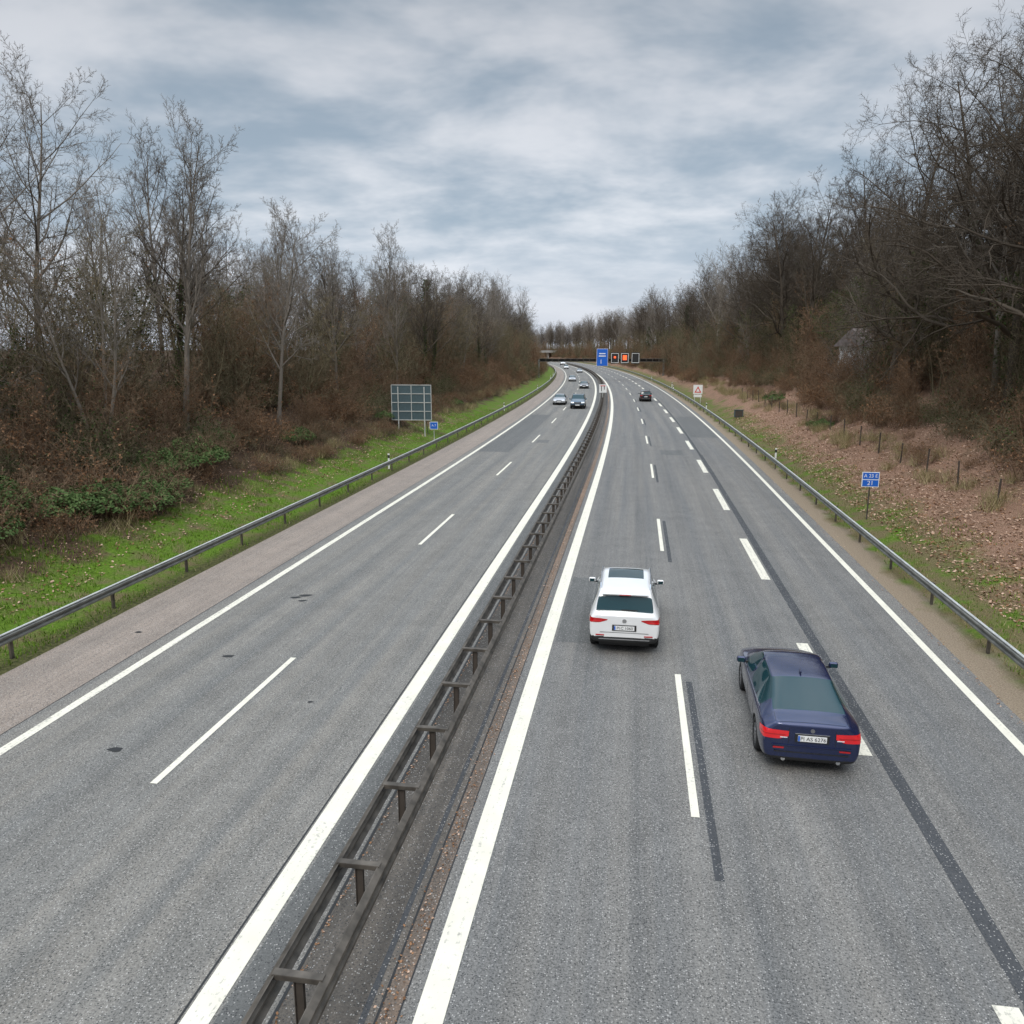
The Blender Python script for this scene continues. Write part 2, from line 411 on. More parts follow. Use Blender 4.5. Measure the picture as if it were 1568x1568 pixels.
TLm=[quad_mesh('bare_tree_mesh',*t,VM) for t in TL]; TRm=[quad_mesh('bare_tree_mesh',*t,VM) for t in TR]
sapP=dict(seg=[7,4,3,1],sides=[5,3,3,3],tip=[.15,.25,.4,.4],crook=[.12,.2,.25,.2],up=[.05,.08,.05,.03],max=3,
  n=[17,7,6],t0=[.10,.1,.1],ang=[42,42,45],ratio=[.36,.45,.5],fall=[.5,.4,.3],rr=.6,rmin=.010)
def mk_sap(seed,H,stems,leafn,m,lm=4):
    r=random.Random(seed); out={}
    for i in range(stems):
        a=r.uniform(0,6.28); d=Vector((math.cos(a)*.25,math.sin(a)*.25,1)).normalized()
        grow(r,out,Vector((math.cos(a)*r.uniform(0,.8),math.sin(a)*r.uniform(0,.8),-.3)),d,H*r.uniform(.6,1),.055,0,dict(sapP,m=m))
    tw=[b for k,l in out.items() if k[0]==2 for b in l]; ev=[];em=[]
    for _ in range(leafn): leafq(r,ev,em,r.choice(tw)[0][r.randint(0,1)]+rv(r)*.05,.04,lm)
    return tubes(out,(ev,em))
saps=[mk_sap(31,8.5,5,500,2),mk_sap(32,9.5,4,200,3),mk_sap(33,7,5,900,2),mk_sap(34,10,4,0,3),mk_sap(35,8,4,2600,3,5),mk_sap(36,9,4,100,0)]
shP=dict(seg=[5,3,1],sides=[3,3,3],tip=[.3,.4,.4],crook=[.2,.28,.2],up=[-.05,-.02,0],max=2,n=[7,4],t0=[.15,.1],ang=[40,45],
  ratio=[.42,.5],fall=[.4,.3],rr=.65,rmin=.008)
def mk_shrub(seed,H,rad,stems,leafn,lm,m=2):
    r=random.Random(seed); out={}
    for i in range(stems):
        a=r.uniform(0,6.28); q=rad*math.sqrt(r.random()); d=Vector((r.uniform(-.6,.6),r.uniform(-.6,.6),1)).normalized()
        grow(r,out,Vector((math.cos(a)*q,math.sin(a)*q,-.2)),d,H*r.uniform(.5,1.1)*(1-.3*q/rad),.016,0,dict(shP,m=m))
    tw=[b for k,l in out.items() if k[0]==2 for b in l]; ev=[];em=[]
    for _ in range(leafn): leafq(r,ev,em,r.choice(tw)[0][r.randint(0,1)]+rv(r)*.06,.032,lm)
    return tubes(out,(ev,em))
def mk_tuft(seed):
    r=random.Random(seed); ev=[];em=[]
    for i in range(170):
        a=r.uniform(0,6.28);q=.7*r.random(); p=Vector((math.cos(a)*q,math.sin(a)*q,-.05)); d=Vector((r.uniform(-.7,.7),r.uniform(-.7,.7),1)).normalized()*r.uniform(.35,.85)
        w=Vector((math.cos(a+1),math.sin(a+1),0))*.009; e=p+d; e.z-=.15*r.random()
        ev+=[tuple(p-w),tuple(p+w),tuple(e+w*.3),tuple(e-w*.3)]; em.append(7)
    return np.array(ev),np.arange(len(ev)).reshape(-1,4),np.array(em)
shrubs=[mk_shrub(41,2.6,1.7,50,800,4),mk_shrub(42,2.2,1.6,58,300,4,3),mk_shrub(43,3.0,1.8,50,1300,4),mk_shrub(44,3.2,1.6,48,900,5,3)]
tuft=[mk_tuft(1),mk_tuft(2)]
def mk_bramble(sd):
    r=random.Random(sd); ev=[];em=[];out={}
    for i in range(30):
        a=r.uniform(0,6.28);q=1.6*math.sqrt(r.random()); grow(r,out,Vector((math.cos(a)*q,math.sin(a)*q,-.2)),Vector((r.uniform(-.8,.8),r.uniform(-.8,.8),1)).normalized(),1.8,.012,0,dict(shP,m=2))
    for i in range(4200):
        a=r.uniform(0,6.28);q=1.9*math.sqrt(r.random()); nn=noise.noise(Vector((math.cos(a)*q*1.5,math.sin(a)*q*1.5,sd)))
        if nn<-.2 and r.random()<.7: continue
        hh=1.35*math.sqrt(max(0,1-(q/2.05)**2))*(.7+.6*nn)
        c=Vector((math.cos(a)*q,math.sin(a)*q,hh*(1-.5*r.random()**2))); n=(Vector((c.x*.4,c.y*.4,1.0))+rv(r)*.7).normalized(); t=n.orthogonal().normalized(); t=Quaternion(n,r.uniform(0,6))@t; b=n.cross(t)
        sz=r.uniform(.035,.07); ev+=[tuple(c-t*sz*1.3),tuple(c+b*sz*.7),tuple(c+t*sz*1.3),tuple(c-b*sz*.7)]; em.append(6)
    return tubes(out,(ev,em))
bramble=[quad_mesh('bramble_mesh',*mk_bramble(sd),VM) for sd in(51,52)]
def mk_conifer(seed,H):
    r=random.Random(seed); out={(2,6,1):[([Vector((0,0,-.3)),Vector((0,0,H))],[.18,.02])]}; ev=[];em=[]
    z=H*.12
    while z<H:
        L=((H-z)*.22+.35)*(.8+.5*noise.noise(Vector((z*.8,seed,0))))
        for i in range(6):
            a=r.uniform(0,6.28); L2=L*r.uniform(.6,1.25); d=Vector((math.cos(a),math.sin(a),.1))
            out.setdefault((2,3,1),[]).append(([Vector((0,0,z)),Vector((0,0,z))+d*L2],[.03,.008]))
            for j in range(26):
                t=r.random()**.7; c=Vector((0,0,z))+d*(L2*t)+Vector((r.uniform(-.3,.3),r.uniform(-.3,.3),r.uniform(-.3,.2)))
                leafq(r,ev,em,c,.06,5)
        z+=.45
    return quad_mesh('conifer_mesh',*tubes(out,(ev,em)),VM)
conif=[mk_conifer(61,12),mk_conifer(62,10.5)]

def chunk(name,sign,seed,LEN,items):
    Vs=[];Fs=[];ms=[];b=0; r=random.Random(seed)
    for (V,F,fm),u,dy,sc in items:
        a=r.uniform(0,6.28); c,s_=math.cos(a)*sc,math.sin(a)*sc
        W=np.empty_like(V); W[:,0]=V[:,0]*c-V[:,1]*s_+u; W[:,1]=V[:,0]*s_+V[:,1]*c+dy; W[:,2]=V[:,2]*sc+prof(u)-.08
        Vs.append(W);Fs.append(F+b);ms.append(fm);b+=len(V)
    return quad_mesh(name,np.concatenate(Vs),np.concatenate(Fs),np.concatenate(ms),VM)
CL=20.0
def under_chunk(sign,seed,un):
    r=random.Random(seed); it=[]
    def put(pool,n,a,b,s0,s1):
        for i in range(n): it.append((r.choice(pool),sign*(un+r.uniform(a,b)),CL*(i+r.random())/n-CL/2,r.uniform(s0,s1)))
    put(tuft,18,-5.2,-3.0,.7,1.3)
    if sign<0: put(shrubs[:3],11,-4.6,-2.6,.35,.7)
    else: put(shrubs[:3],5,-3.8,-2.2,.3,.6)
    put(shrubs,12,-2.6,0,.6,1.05)
    put(shrubs,9,0,4,.8,1.3)
    put(shrubs,4,4,9,1.0,1.5)
    put(saps[2:3]+saps[:1],4,-2.4,.5,.35,.65)
    put(saps,8,0,3.5,.6,1.1); put(saps,6,3.5,8,.85,1.2); put(saps,3,8,14,1.0,1.35)
    return chunk('thicket_mesh',sign,seed,CL,it)
def tree_chunk(sign,seed,un):
    r=random.Random(seed); it=[]
    for a,b,n in((0,4,4),(5,10,5),(11,20,5)):
        for i in range(n): it.append((r.choice(TF_),sign*(un+r.uniform(a,b)),2*CL*(i+r.random())/n-CL,r.uniform(.72,1.12)*(1 if sign<0 else 1.15)))
    for i in range(12): it.append((r.choice(saps[2:4]),sign*(un+r.uniform(-5,5)),2*CL*(i+r.random())/12-CL,r.uniform(.5,1.2)))
    for i in range(16): it.append((r.choice(shrubs),sign*(un+r.uniform(-5,1)),2*CL*(i+r.random())/16-CL,r.uniform(.9,1.5)))
    return chunk('distant_woodland_mesh',sign,seed,2*CL,it)
far=empty('distant_woodland'); und=empty('woodland_undergrowth')
def put_chunk(me,name,s,parent):
    x,y=pt(s,0); o=bpy.data.objects.new(name,me); col.objects.link(o); o.location=(x,y,0); fl=rng.random()<.5
    o.rotation_euler=(0,0,rot_at(s)); o.scale=(1,-1 if fl else 1,rng.uniform(.9,1.12)); o.parent=parent
def inst(me,name,s,u,sc,parent=None,lean=.05,sz=None):
    x,y=pt(s,u); o=bpy.data.objects.new(name,me); col.objects.link(o)
    o.location=(x,y,terr(u,s)-.05); o.rotation_euler=(rng.uniform(-lean,lean),rng.uniform(-lean,lean),rng.uniform(0,6.28))
    o.scale=(sc,sc,sc*(sz or 1))
    if parent: o.parent=parent
    return o
HS,HU=DtoS(76,26.5),26.5
for sign,un,pool,hs in ((-1,22.3,TLm,.80),(1,21.0,TRm+[TLm[0],TRm[0]],1.10)):
    uc=[under_chunk(sign,100+i+10*sign,un) for i in range(3)]
    tcs=[tree_chunk(sign,200+i+10*sign,un) for i in range(3)]
    s=4; i=0
    while s<290: put_chunk(uc[(i+int(rng.random()<.3))%3],'thicket_section',s,und); s+=CL-.5; i+=1
    s=172; i=0
    while s<1250: put_chunk(tcs[i%3],'tree_section',s,far); s+=2*CL-2; i+=1
    s=12
    while s<154:
        for a,b in [(-.5,3.5),(5,10),(12,19)]:
            if rng.random()<.08: continue
            u=sign*(un+rng.uniform(a,b)); ts=s+rng.uniform(-2.2,2.2)
            if sign>0 and abs(ts-HS)<7 and abs(u-HU)<6: continue
            inst(rng.choice(pool),'bare_tree',ts,u,hs*rng.choice((.72,.88,1,1,1.12))*rng.uniform(.93,1.07))
        s+=5.4
inst(TRm[1],'bare_tree',DtoS(33,19.5),20.5,1.02); inst(TRm[0],'bare_tree',DtoS(42,20),21.5,1.12); inst(TRm[1],'bare_tree',DtoS(50,23),23.5,1.15)
for i in range(9):
    inst(rng.choice(bramble),'bramble_bush',DtoS(25+i*2.0,-19),-18.4-rng.uniform(0,2.2),rng.uniform(.7,1.15),None,.05)
for D,u in [(70,-19.5),(95,-19),(52,-20),(62,16.8),(85,17.5),(36,-22),(44,-21.5)]:
    inst(rng.choice(bramble),'bramble_bush',DtoS(D,u),u,rng.uniform(.6,.9))
for D,u,sc in [(118,-27,1.1),(190,-24,1.0),(230,24,1.2),(120,27,1.3),(300,22,1.1)]:
    inst(rng.choice(conif),'conifer_tree',DtoS(D,u),u,sc)
# pale house half hidden behind the trees on the right
x,y=pt(HS,HU); e=empty('white_house',(x,y,5.0),rot_at(HS)+.2)
m_wall=simple('white_render',(.74,.74,.72),.85,var=.06); m_roof=simple('roof_tiles',(.16,.13,.12),.8)
boxes('walls',[(0,0,1.3,8,6,3.4)],m_wall,e)
mesh_obj('roof',[(-4.4,-3.5,2.95),(4.4,-3.5,2.95),(4.4,3.5,2.95),(-4.4,3.5,2.95),(-4.4,0,4.6),(4.4,0,4.6)],[(0,1,5,4),(2,3,4,5),(0,4,3),(1,2,5),(0,3,2,1)],[m_roof],e)
boxes('windows',[(-2.8,-3.02,1.7,1.1,.06,1.1),(-.9,-3.02,1.7,1.1,.06,1.1),(2.6,-3.02,1.7,1.1,.06,1.1)],m_signgrey,e); boxes('door',[(1.0,-3.02,1.15,1.0,.06,2.1)],m_wood,e)

def scatter(name,n,fn,mats,seed):
    r=random.Random(seed); V=[];F=[];fm=[]
    for _ in range(n):
        res=fn(r)
        if res is None: continue
        vs,mi=res; b=len(V); V+=vs; F.append(tuple(range(b,b+len(vs)))); fm.append(mi)
    return mesh_obj(name,V,F,mats,fm=fm)
def blade(side):
    def f(r):
        s=10+(r.random()**1.6)*90
        u=(-12.9-r.random()*5.4) if side<0 else (11.3+r.random()*3.6)
        n=noise.noise(Vector((u*.6,s*.35,1.7)))
        if n<-.12 and r.random()<.8: return None
        dry=r.random()<(.18 if side<0 else .5)
        x,y=pt(s,u); z=terr(u,s); h=r.uniform(.05,.15)*(1.5 if abs(u)>17 and side<0 else 1); a=r.uniform(0,6.28); w=r.uniform(.008,.02)
        dx,dy=math.cos(a)*w,math.sin(a)*w; lx,ly=r.uniform(-.06,.06),r.uniform(-.06,.06)
        return [(x-dx,y-dy,z-.01),(x+dx,y+dy,z-.01),(x+lx,y+ly,z+h)],int(dry)
    return f
scatter('verge_grass',46000,blade(-1),[m_gr,m_grd],1)
scatter('verge_grass',24000,blade(1),[m_gr,m_grd],2)
def leaff(r):
    s=12+(r.random()**1.4)*75
    if r.random()<.80: u=12.6+r.random()**1.0*8
    else: u=-(15.5+r.random()*6)
    x,y=pt(s,u); z=terr(u,s)+.02
    n=(Vector((0,0,1))+rv(r)*.6).normalized(); t=Quaternion(n,r.uniform(0,6))@n.orthogonal().normalized(); b=n.cross(t); c=Vector((x,y,z+r.uniform(0,.03))); q=r.uniform(.04,.075)
    return [tuple(c-t*q),tuple(c+b*q*.6),tuple(c+t*q),tuple(c-b*q*.6)],0 if r.random()<.4 else 1
m_leaf2=veg('dead_leaf_pale',(.28,.17,.11),(.60,.42,.31),rnd=0)
scatter('leaf_litter',40000,leaff,[m_leaf,m_leaf2],3)
def debris(r):
    s=4+(r.random()**1.5)*50; k=r.random()
    u=r.uniform(-1.78,-1.72) if k<.25 else (r.gauss(-.5,.08) if k<.7 else 10.25+abs(r.gauss(0,.15)))
    x,y=pt(s,u); q=r.uniform(.008,.028); a=r.uniform(0,6.28); c=Vector((x,y,.012+r.random()*.01)); t=Vector((math.cos(a),math.sin(a),.2))*q; b=Vector((-math.sin(a),math.cos(a),.3))*q*.7
    return [tuple(c-t),tuple(c+b),tuple(c+t),tuple(c-b)],0 if r.random()<.6 else 1
scatter('roadside_debris',3500,debris,[m_leaf,m_leaf2],9)

g=empty('wire_fence'); L=[];W=[]
s=14
prev=None
while s<110:
    u=16.6; x,y=pt(s,u); z=terr(u,s); h=1.25
    L.append(((x,y,z-.2),(x+rng.uniform(-.08,.08),y,z+h*rng.uniform(.85,1.05)),.04)); 
    cur=[(x,y,z+k) for k in(.3,.6,.9,1.1)]
    if prev: W+=[(a,b,.004) for a,b in zip(prev,cur)]
    prev=cur; s+=4
cyls('posts',L,m_wood,g,7); cyls('wires',W,m_steelD,g,3)

# ------------------------------------------------------------------ signs
def text(body,size,loc,rot,mat,parent,name='lettering',ext=.002):
    c=bpy.data.curves.new(name,'FONT'); c.body=body; c.size=size; c.align_x='CENTER'; c.align_y='CENTER'; c.extrude=ext
    o=bpy.data.objects.new(name,c); col.objects.link(o); o.location=loc; o.rotation_euler=rot; o.data.materials.append(mat); o.parent=parent; return o
def at(D,u,name):
    s=DtoS(D,u); x,y=pt(s,u); return empty(name,(x,y,max(0,terr(u,s))),rot_at(s))
F0=(R(90),0,0)
e=at(69,-16.9,'direction_sign'); e.location.z=.1; e.rotation_euler[2]+=.05
boxes('panel',[(0,0,3.05,3.5,.05,3.0)],m_signgrey,e)
boxes('frame',[(0,-.05,1.55+.75*i,3.5,.05,.06) for i in range(5)]+[(x,-.05,3.05,.05,.045,3.02) for x in(-1.74,0,1.74)],m_steelL,e)
cyls('posts',[((x,-.12,-.3),(x,-.12,4.4),.05) for x in(-1.15,1.15)],m_steelL,e)
cyls('braces',[((x,.12,2.2),(x,1.5,-.2),.035) for x in(-1.15,1.15)],m_steel,e)
e=at(66,-14.3,'kilometre_sign'); boxes('panel',[(0,0,1.35,.62,.03,.55)],m_blue,e); boxes('border',[(0,.004,1.35,.70,.03,.63)],m_white,e); cyls('post',[((0,.05,-.2),(0,.05,1.6),.03)],m_steelL,e); text('A 7',.26,(0,-.018,1.35),F0,m_white,e)
e=at(34.2,12.45,'kilometre_sign')
boxes('border',[(0,.006,1.80,.72,.03,.66)],m_white,e); boxes('panel',[(0,0,1.96,.66,.03,.28)],m_blue,e); boxes('number_panel',[(0,0,1.64,.66,.03,.28)],m_blue,e)
text('A 23 E',.21,(0,-.018,1.96),F0,m_white,e); text('21',.27,(0,-.018,1.64),F0,m_white,e,'number')
cyls('post',[((0,.05,-.2),(0,.05,2.15),.032)],m_steelD,e)
e=at(112,11.9,'warning_sign'); boxes('panel',[(0,0,2.0,1.25,.04,1.25)],m_white,e); 
boxes('number_plate_below',[(0,0,1.1,1.1,.04,.35)],m_white,e)
mesh_obj('triangle',[(-.48,-.03,1.55),(.48,-.03,1.55),(0,-.03,2.45)],[(0,1,2)],[m_red],e); mesh_obj('triangle_inner',[(-.26,-.035,1.68),(.26,-.035,1.68),(0,-.035,2.18)],[(0,1,2)],[m_white],e)
cyls('post',[((x,.05,-.2),(x,.05,2.5),.04) for x in(-.4,.4)],m_steelL,e)
e=at(118,-1.38,'lane_sign'); boxes('panel',[(0,0,2.0,1.1,.04,1.2)],m_white,e); boxes('symbol',[(-.2,-.03,2.0,.1,.02,.8),(.2,-.03,2.1,.1,.02,.5)],m_blk,e); boxes('symbol_bar',[(0,-.03,2.4,.7,.022,.1)],m_red,e); cyls('post',[((0,.05,0),(0,.05,2.6),.05)],m_steelL,e)
for D,u in [(51,-13.55),(101,-13.6),(151,-13.6),(205,-13.6),(53,11.65),(99,11.65),(149,11.7),(160,12.5),(235,-13.6),(200,11.7)]:
    e=at(D,u,'delineator_post')
    pr=[(-.06,-.04),(.06,-.04),(0,.07)]
    V=[(x,y,z) for z in(-.2,1.02) for x,y in pr]; V[5]=(0,.07,.94)
    mesh_obj('body',V,[(0,1,4,3),(1,2,5,4),(2,0,3,5),(3,4,5)],[m_white],e)
    boxes('reflector_band',[(0,-.042,.82,.125,.01,.2)],m_blk,e)
e=at(84,13.4,'roadside_cabinet'); boxes('body',[(0,0,.4,.9,.45,.75)],m_signgrey,e,.03); boxes('roof',[(0,0,.80,1.02,.55,.05)],m_steelD,e); boxes('door',[(0,-.235,.4,.75,.02,.6)],m_wood,e)

e=at(206,-.5,'sign_gantry')
boxes('beam',[(0,0,5.35,32.5,.5,.12),(0,0,4.55,32.5,.5,.12)],m_steelD,e)
boxes('truss',[(-16+i*1.6,0,4.95,.12,.45,.7) for i in range(21)],m_steelD,e)
boxes('walkway',[(0,.5,4.95,32,.3,.6)],m_blk,e)
boxes('posts',[(-16.2,0,2.3,.45,.45,5.6),(15.6,0,2.3,.45,.45,5.6)],m_steel,e,.02)
boxes('direction_panel',[(0,-.4,5.65,2.7,.1,4.2)],m_blue,e); boxes('direction_border',[(0,-.36,5.65,2.85,.08,4.35)],m_white,e)
boxes('direction_symbols',[(0,-.47,6.6,1.6,.03,.25),(0,-.47,6.0,1.8,.03,.25),(-.3,-.47,4.6,.15,.03,1.0)],m_white,e)
boxes('matrix_signs',[(3.2,-.45,5.5,2.0,.3,2.8),(5.7,-.45,5.5,2.0,.3,2.8),(8.4,-.45,5.5,2.0,.3,2.8)],m_blk,e)
boxes('matrix_rims',[(x+dx,-.62,5.5,.10,.03,2.4) for x in(3.2,5.7,8.4) for dx in(-.88,.88)]+[(x,-.62,5.5+dz,1.66,.03,.1) for x in(3.2,5.7,8.4) for dz in(-1.15,1.15)],m_white,e)
boxes('lit_symbols',[(5.7,-.63,5.6,1.0,.03,1.2),(3.2,-.63,5.7,.5,.03,.5)],m_lit,e)
e=at(640,0,'road_bridge'); boxes('deck',[(0,0,5.6,80,9,1.0)],m_conc,e,.05); boxes('parapet',[(0,-4.4,6.5,80,.2,.8)],m_conc,e); boxes('piers',[(-1,0,2.4,1,6,5.2),(-15,0,2.4,1,6,5.2),(14,0,2.4,1,6,5.2)],m_conc,e)

# ------------------------------------------------------------------ vehicles
m_glass=NT('car_glass'); m_glass.color((.010,.040,.048)); m_glass.rough(.05); m_glass=m_glass.m
m_tyre=simple('tyre_rubber',(.02,.02,.02),.85)
m_rim=simple('alloy_rim',(.35,.35,.36),.3,.8)
m_tail=simple('tail_light_red',(.45,.006,.008),.15,coat=1,var=.05)
m_taillit=simple('tail_light_bright',(.62,.01,.015),.2,coat=1,emit=((1,.02,.03),.10))
m_head=simple('headlight',(.75,.77,.8),.1,coat=1)
m_chrome=simple('chrome',(.65,.65,.66),.15,.95,var=.03)
def car_paint(name,c,metal=0,rough=.28): return simple(name,c,rough,metal,1,var=.03,scale=2)
SED=dict(keys=[
 (-2.44,.80,.36,.60,.84,.74,.60,.985,1.01),(-2.40,.875,.27,.60,.90,.80,.655,1.045,1.07),(-2.25,.91,.22,.62,.95,.85,.69,1.065,1.095),(-2.08,.925,.20,.62,.965,.87,.69,1.075,1.115),
 (-1.98,.93,.2,.62,.97,.872,.68,1.09,1.135),(-1.02,.93,.2,.62,.97,.875,.585,1.385,1.43),(-.84,.93,.2,.62,.965,.875,.59,1.405,1.45),(-.1,.93,.2,.62,.95,.875,.60,1.42,1.465),(.3,.93,.2,.62,.94,.87,.59,1.40,1.45),
 (.45,.93,.2,.62,.935,.87,.585,1.375,1.42),(1.2,.93,.2,.62,.91,.865,.71,1.00,1.05),(1.33,.925,.2,.62,.90,.86,.71,.96,1.02),(1.9,.91,.2,.6,.83,.83,.68,.88,.94),(2.25,.86,.22,.55,.74,.77,.60,.78,.82),(2.42,.78,.26,.5,.66,.68,.5,.69,.71),(2.46,.7,.3,.48,.6,.6,.45,.62,.64)],
 ys=[-2.44,-2.40,-2.32,-2.20,-2.08,-1.98,-1.60,-1.30,-1.02,-.90,-.5,-.08,.02,.25,.36,.48,.75,.98,1.2,1.33,1.7,2.05,2.3,2.42,2.46],
 rear=(-1.98,-1.02),front=(.48,1.2),side=[(-1.60,-.08),(.02,.98)],axle=(-1.47,1.47),wr=.335,w=.93)
SUV=dict(keys=[
 (-2.25,.80,.42,.70,.93,.78,.69,1.05,1.08),(-2.21,.88,.34,.70,1.0,.84,.73,1.11,1.14),(-2.15,.90,.32,.7,1.03,.865,.745,1.15,1.18),(-1.97,.912,.28,.7,1.05,.88,.69,1.53,1.565),
 (-1.91,.915,.25,.7,1.06,.882,.68,1.60,1.635),(-1.7,.92,.25,.7,1.06,.885,.68,1.63,1.67),(-.8,.92,.25,.7,1.05,.885,.69,1.655,1.705),(0,.92,.25,.7,1.04,.88,.69,1.655,1.707),(.35,.92,.25,.7,1.03,.88,.67,1.62,1.67),
 (.45,.92,.25,.7,1.03,.88,.665,1.60,1.65),(1.15,.92,.25,.7,1.0,.87,.73,1.12,1.17),(1.28,.915,.25,.7,.98,.86,.72,1.07,1.13),(1.9,.90,.27,.68,.93,.83,.70,.98,1.03),(2.12,.86,.3,.62,.85,.78,.62,.89,.93),(2.22,.78,.34,.58,.74,.7,.5,.78,.80),(2.25,.7,.38,.56,.68,.62,.45,.70,.72)],
 ys=[-2.25,-2.21,-2.15,-1.97,-1.91,-1.7,-1.2,-.9,-.82,-.4,.0,.1,.3,.45,.75,1.0,1.15,1.28,1.6,1.95,2.12,2.22,2.25],
 rear=(-2.15,-1.97),front=(.45,1.15),side=[(-1.7,-.9),(-.82,.0),(.1,1.0)],axle=(-1.34,1.34),wr=.35,w=.92)
def build_car(name,spec,paint_m,kind,D,u,yaw=0,back=False,plate=None,sub=3,scale=1.0,lit=False):
    s=DtoS(D,u); x,y=pt(s,u); e=empty(name,(x,y,.004),rot_at(s)+yaw+(math.pi if back else 0)); e.scale=(scale,)*3
    K=np.array(spec['keys']); ys=spec['ys']
    C=[[np.interp(yy,K[:,0],K[:,i]) for i in range(1,9)] for yy in ys]
    V=[]
    for yy,(w,zb,zm,zbt,wb,wr,zre,zt) in zip(ys,C):
        h=[(0,zb),(w*.82,zb),(w*.965,zb+.08),(w,zm),(w*.995,zbt-.09),(w*.965,zbt-.015),(wb,zbt+.01),(wr,zre),(wr*.80,zt-.018),(0,zt)]
        V+=[(a,yy,b) for a,b in h+[(-a,b) for a,b in h[-2:0:-1]]]
    m=18; hh=9; F=[];fm=[]
    def inr(a,b,lo,hi): return a>=lo-1e-6 and b<=hi+1e-6
    for j in range(len(ys)-1):
        a,b=ys[j],ys[j+1]
        for i in range(m):
            F.append((j*m+i,j*m+(i+1)%m,(j+1)*m+(i+1)%m,(j+1)*m+i)); c=i if i<hh else m-1-i; mi=0
            if c>=7 and (inr(a,b,*spec['rear']) or inr(a,b,*spec['front'])): mi=1
            if c==6 and any(inr(a,b,*q) for q in spec['side']): mi=1
            fm.append(mi)
    for j,flip in ((0,False),(len(ys)-1,True)):
        o=j*m
        rows=[(0,)]+[(i,m-i) for i in range(1,hh)]+[(hh,)]
        for a,b in zip(rows[:-1],rows[1:]):
            if len(a)==1: f=(a[0],b[1],b[0])
            elif len(b)==1: f=(a[0],a[1],b[0])
            else: f=(a[0],a[1],b[1],b[0])
            f=tuple(o+q for q in f); F.append(f if flip else f[::-1]); fm.append(0)
    me=bpy.data.meshes.new('body'); me.from_pydata(V,[],F); me.polygons.foreach_set('material_index',fm)
    for q in [paint_m,m_glass,m_tail,m_blk,m_head,m_chrome,m_taillit]: me.materials.append(q)
    bm=bmesh.new(); bm.from_mesh(me); bmesh.ops.recalc_face_normals(bm,faces=bm.faces)
    cl=bm.edges.layers.float.get('crease_edge') or bm.edges.layers.float.new('crease_edge')
    for ed in bm.edges:
        mi={f.material_index for f in ed.link_faces}
        if len(mi)>1: ed[cl]=.7
        i0,i1=ed.verts[0].index%m,ed.verts[1].index%m
        if i0==i1 and i0 in(4,m-4): ed[cl]=max(ed[cl],.35)
        if i0==i1 and i0 in(7,m-7): ed[cl]=max(ed[cl],.3)
    bm.to_mesh(me); bm.free()
    o=bpy.data.objects.new('body_tmp',me); col.objects.link(o)
    sm=o.modifiers.new('s','SUBSURF'); sm.levels=sub; sm.render_levels=sub
    wr=spec['wr']; cv=[];cf=[]
    for ay in spec['axle']:
        for sg in(-1,1):
            v,f=cyl_data((sg*.62,ay,wr),(sg*1.3,ay,wr),wr+.055,28); b=len(cv); cv+=v; cf+=[tuple(q+b for q in t) for t in f]
    cut=mesh_obj('cutter',cv,cf,[m_blk]*4)
    bmx=bmesh.new(); bmx.from_mesh(cut.data); bmesh.ops.recalc_face_normals(bmx,faces=bmx.faces); bmx.to_mesh(cut.data); bmx.free()
    bo=o.modifiers.new('b','BOOLEAN'); bo.operation='DIFFERENCE'; bo.solver='EXACT'; bo.object=cut
    dg=bpy.context.evaluated_depsgraph_get(); ev=o.evaluated_get(dg); me2=bpy.data.meshes.new_from_object(ev,depsgraph=dg)
    bpy.data.objects.remove(o); bpy.data.objects.remove(cut)
    bvh=BVHTree.FromPolygons([v.co.copy() for v in me2.vertices],[tuple(p.vertices) for p in me2.polygons])
    for p in me2.polygons:
        p.use_smooth=True
        c=p.center; ax=abs(c.x); nrm=p.normal
        if any((c.y-a)**2+(c.z-wr)**2<(wr+.07)**2 for a in spec['axle']) and abs(nrm.x)<.3 and ax>.55 and c.z<.8: p.material_index=3; continue
        if p.material_index==1: continue
        if kind=='suv':
            if c.y<-1.9 and c.z<.52: p.material_index=3
            if -1.9<c.y<2.1 and c.z<.36: p.material_index=3
            if any((c.y-a)**2+(c.z-wr)**2<(wr+.105)**2 for a in spec['axle']) and ax>.8: p.material_index=3
            if c.z>1.5 and ax<.46 and -.8<c.y<.25: p.material_index=1
            if c.y>1.98 and .70<c.z<.86 and ax>.45: p.material_index=4
            if c.y>2.05 and .66<c.z<.84 and ax<.42: p.material_index=3
            if c.y>2.1 and c.z<.52: p.material_index=3
        else:
            if c.z<.26: p.material_index=3
            if c.y<-2.3 and c.z<.36: p.material_index=3
            if c.y>2.0 and .56<c.z<.72 and ax>.42: p.material_index=4
            if c.y>2.3 and .45<c.z<.66 and ax<.36: p.material_index=3
            if c.y>2.3 and c.z<.36: p.material_index=3
    body=bpy.data.objects.new('body',me2); col.objects.link(body); body.parent=e
    def hit(x,z,dy=1):
        h=bvh.ray_cast(Vector((x,-5*dy,z)),Vector((0,dy,0))); return h[0].y if h[0] else -2.2*dy
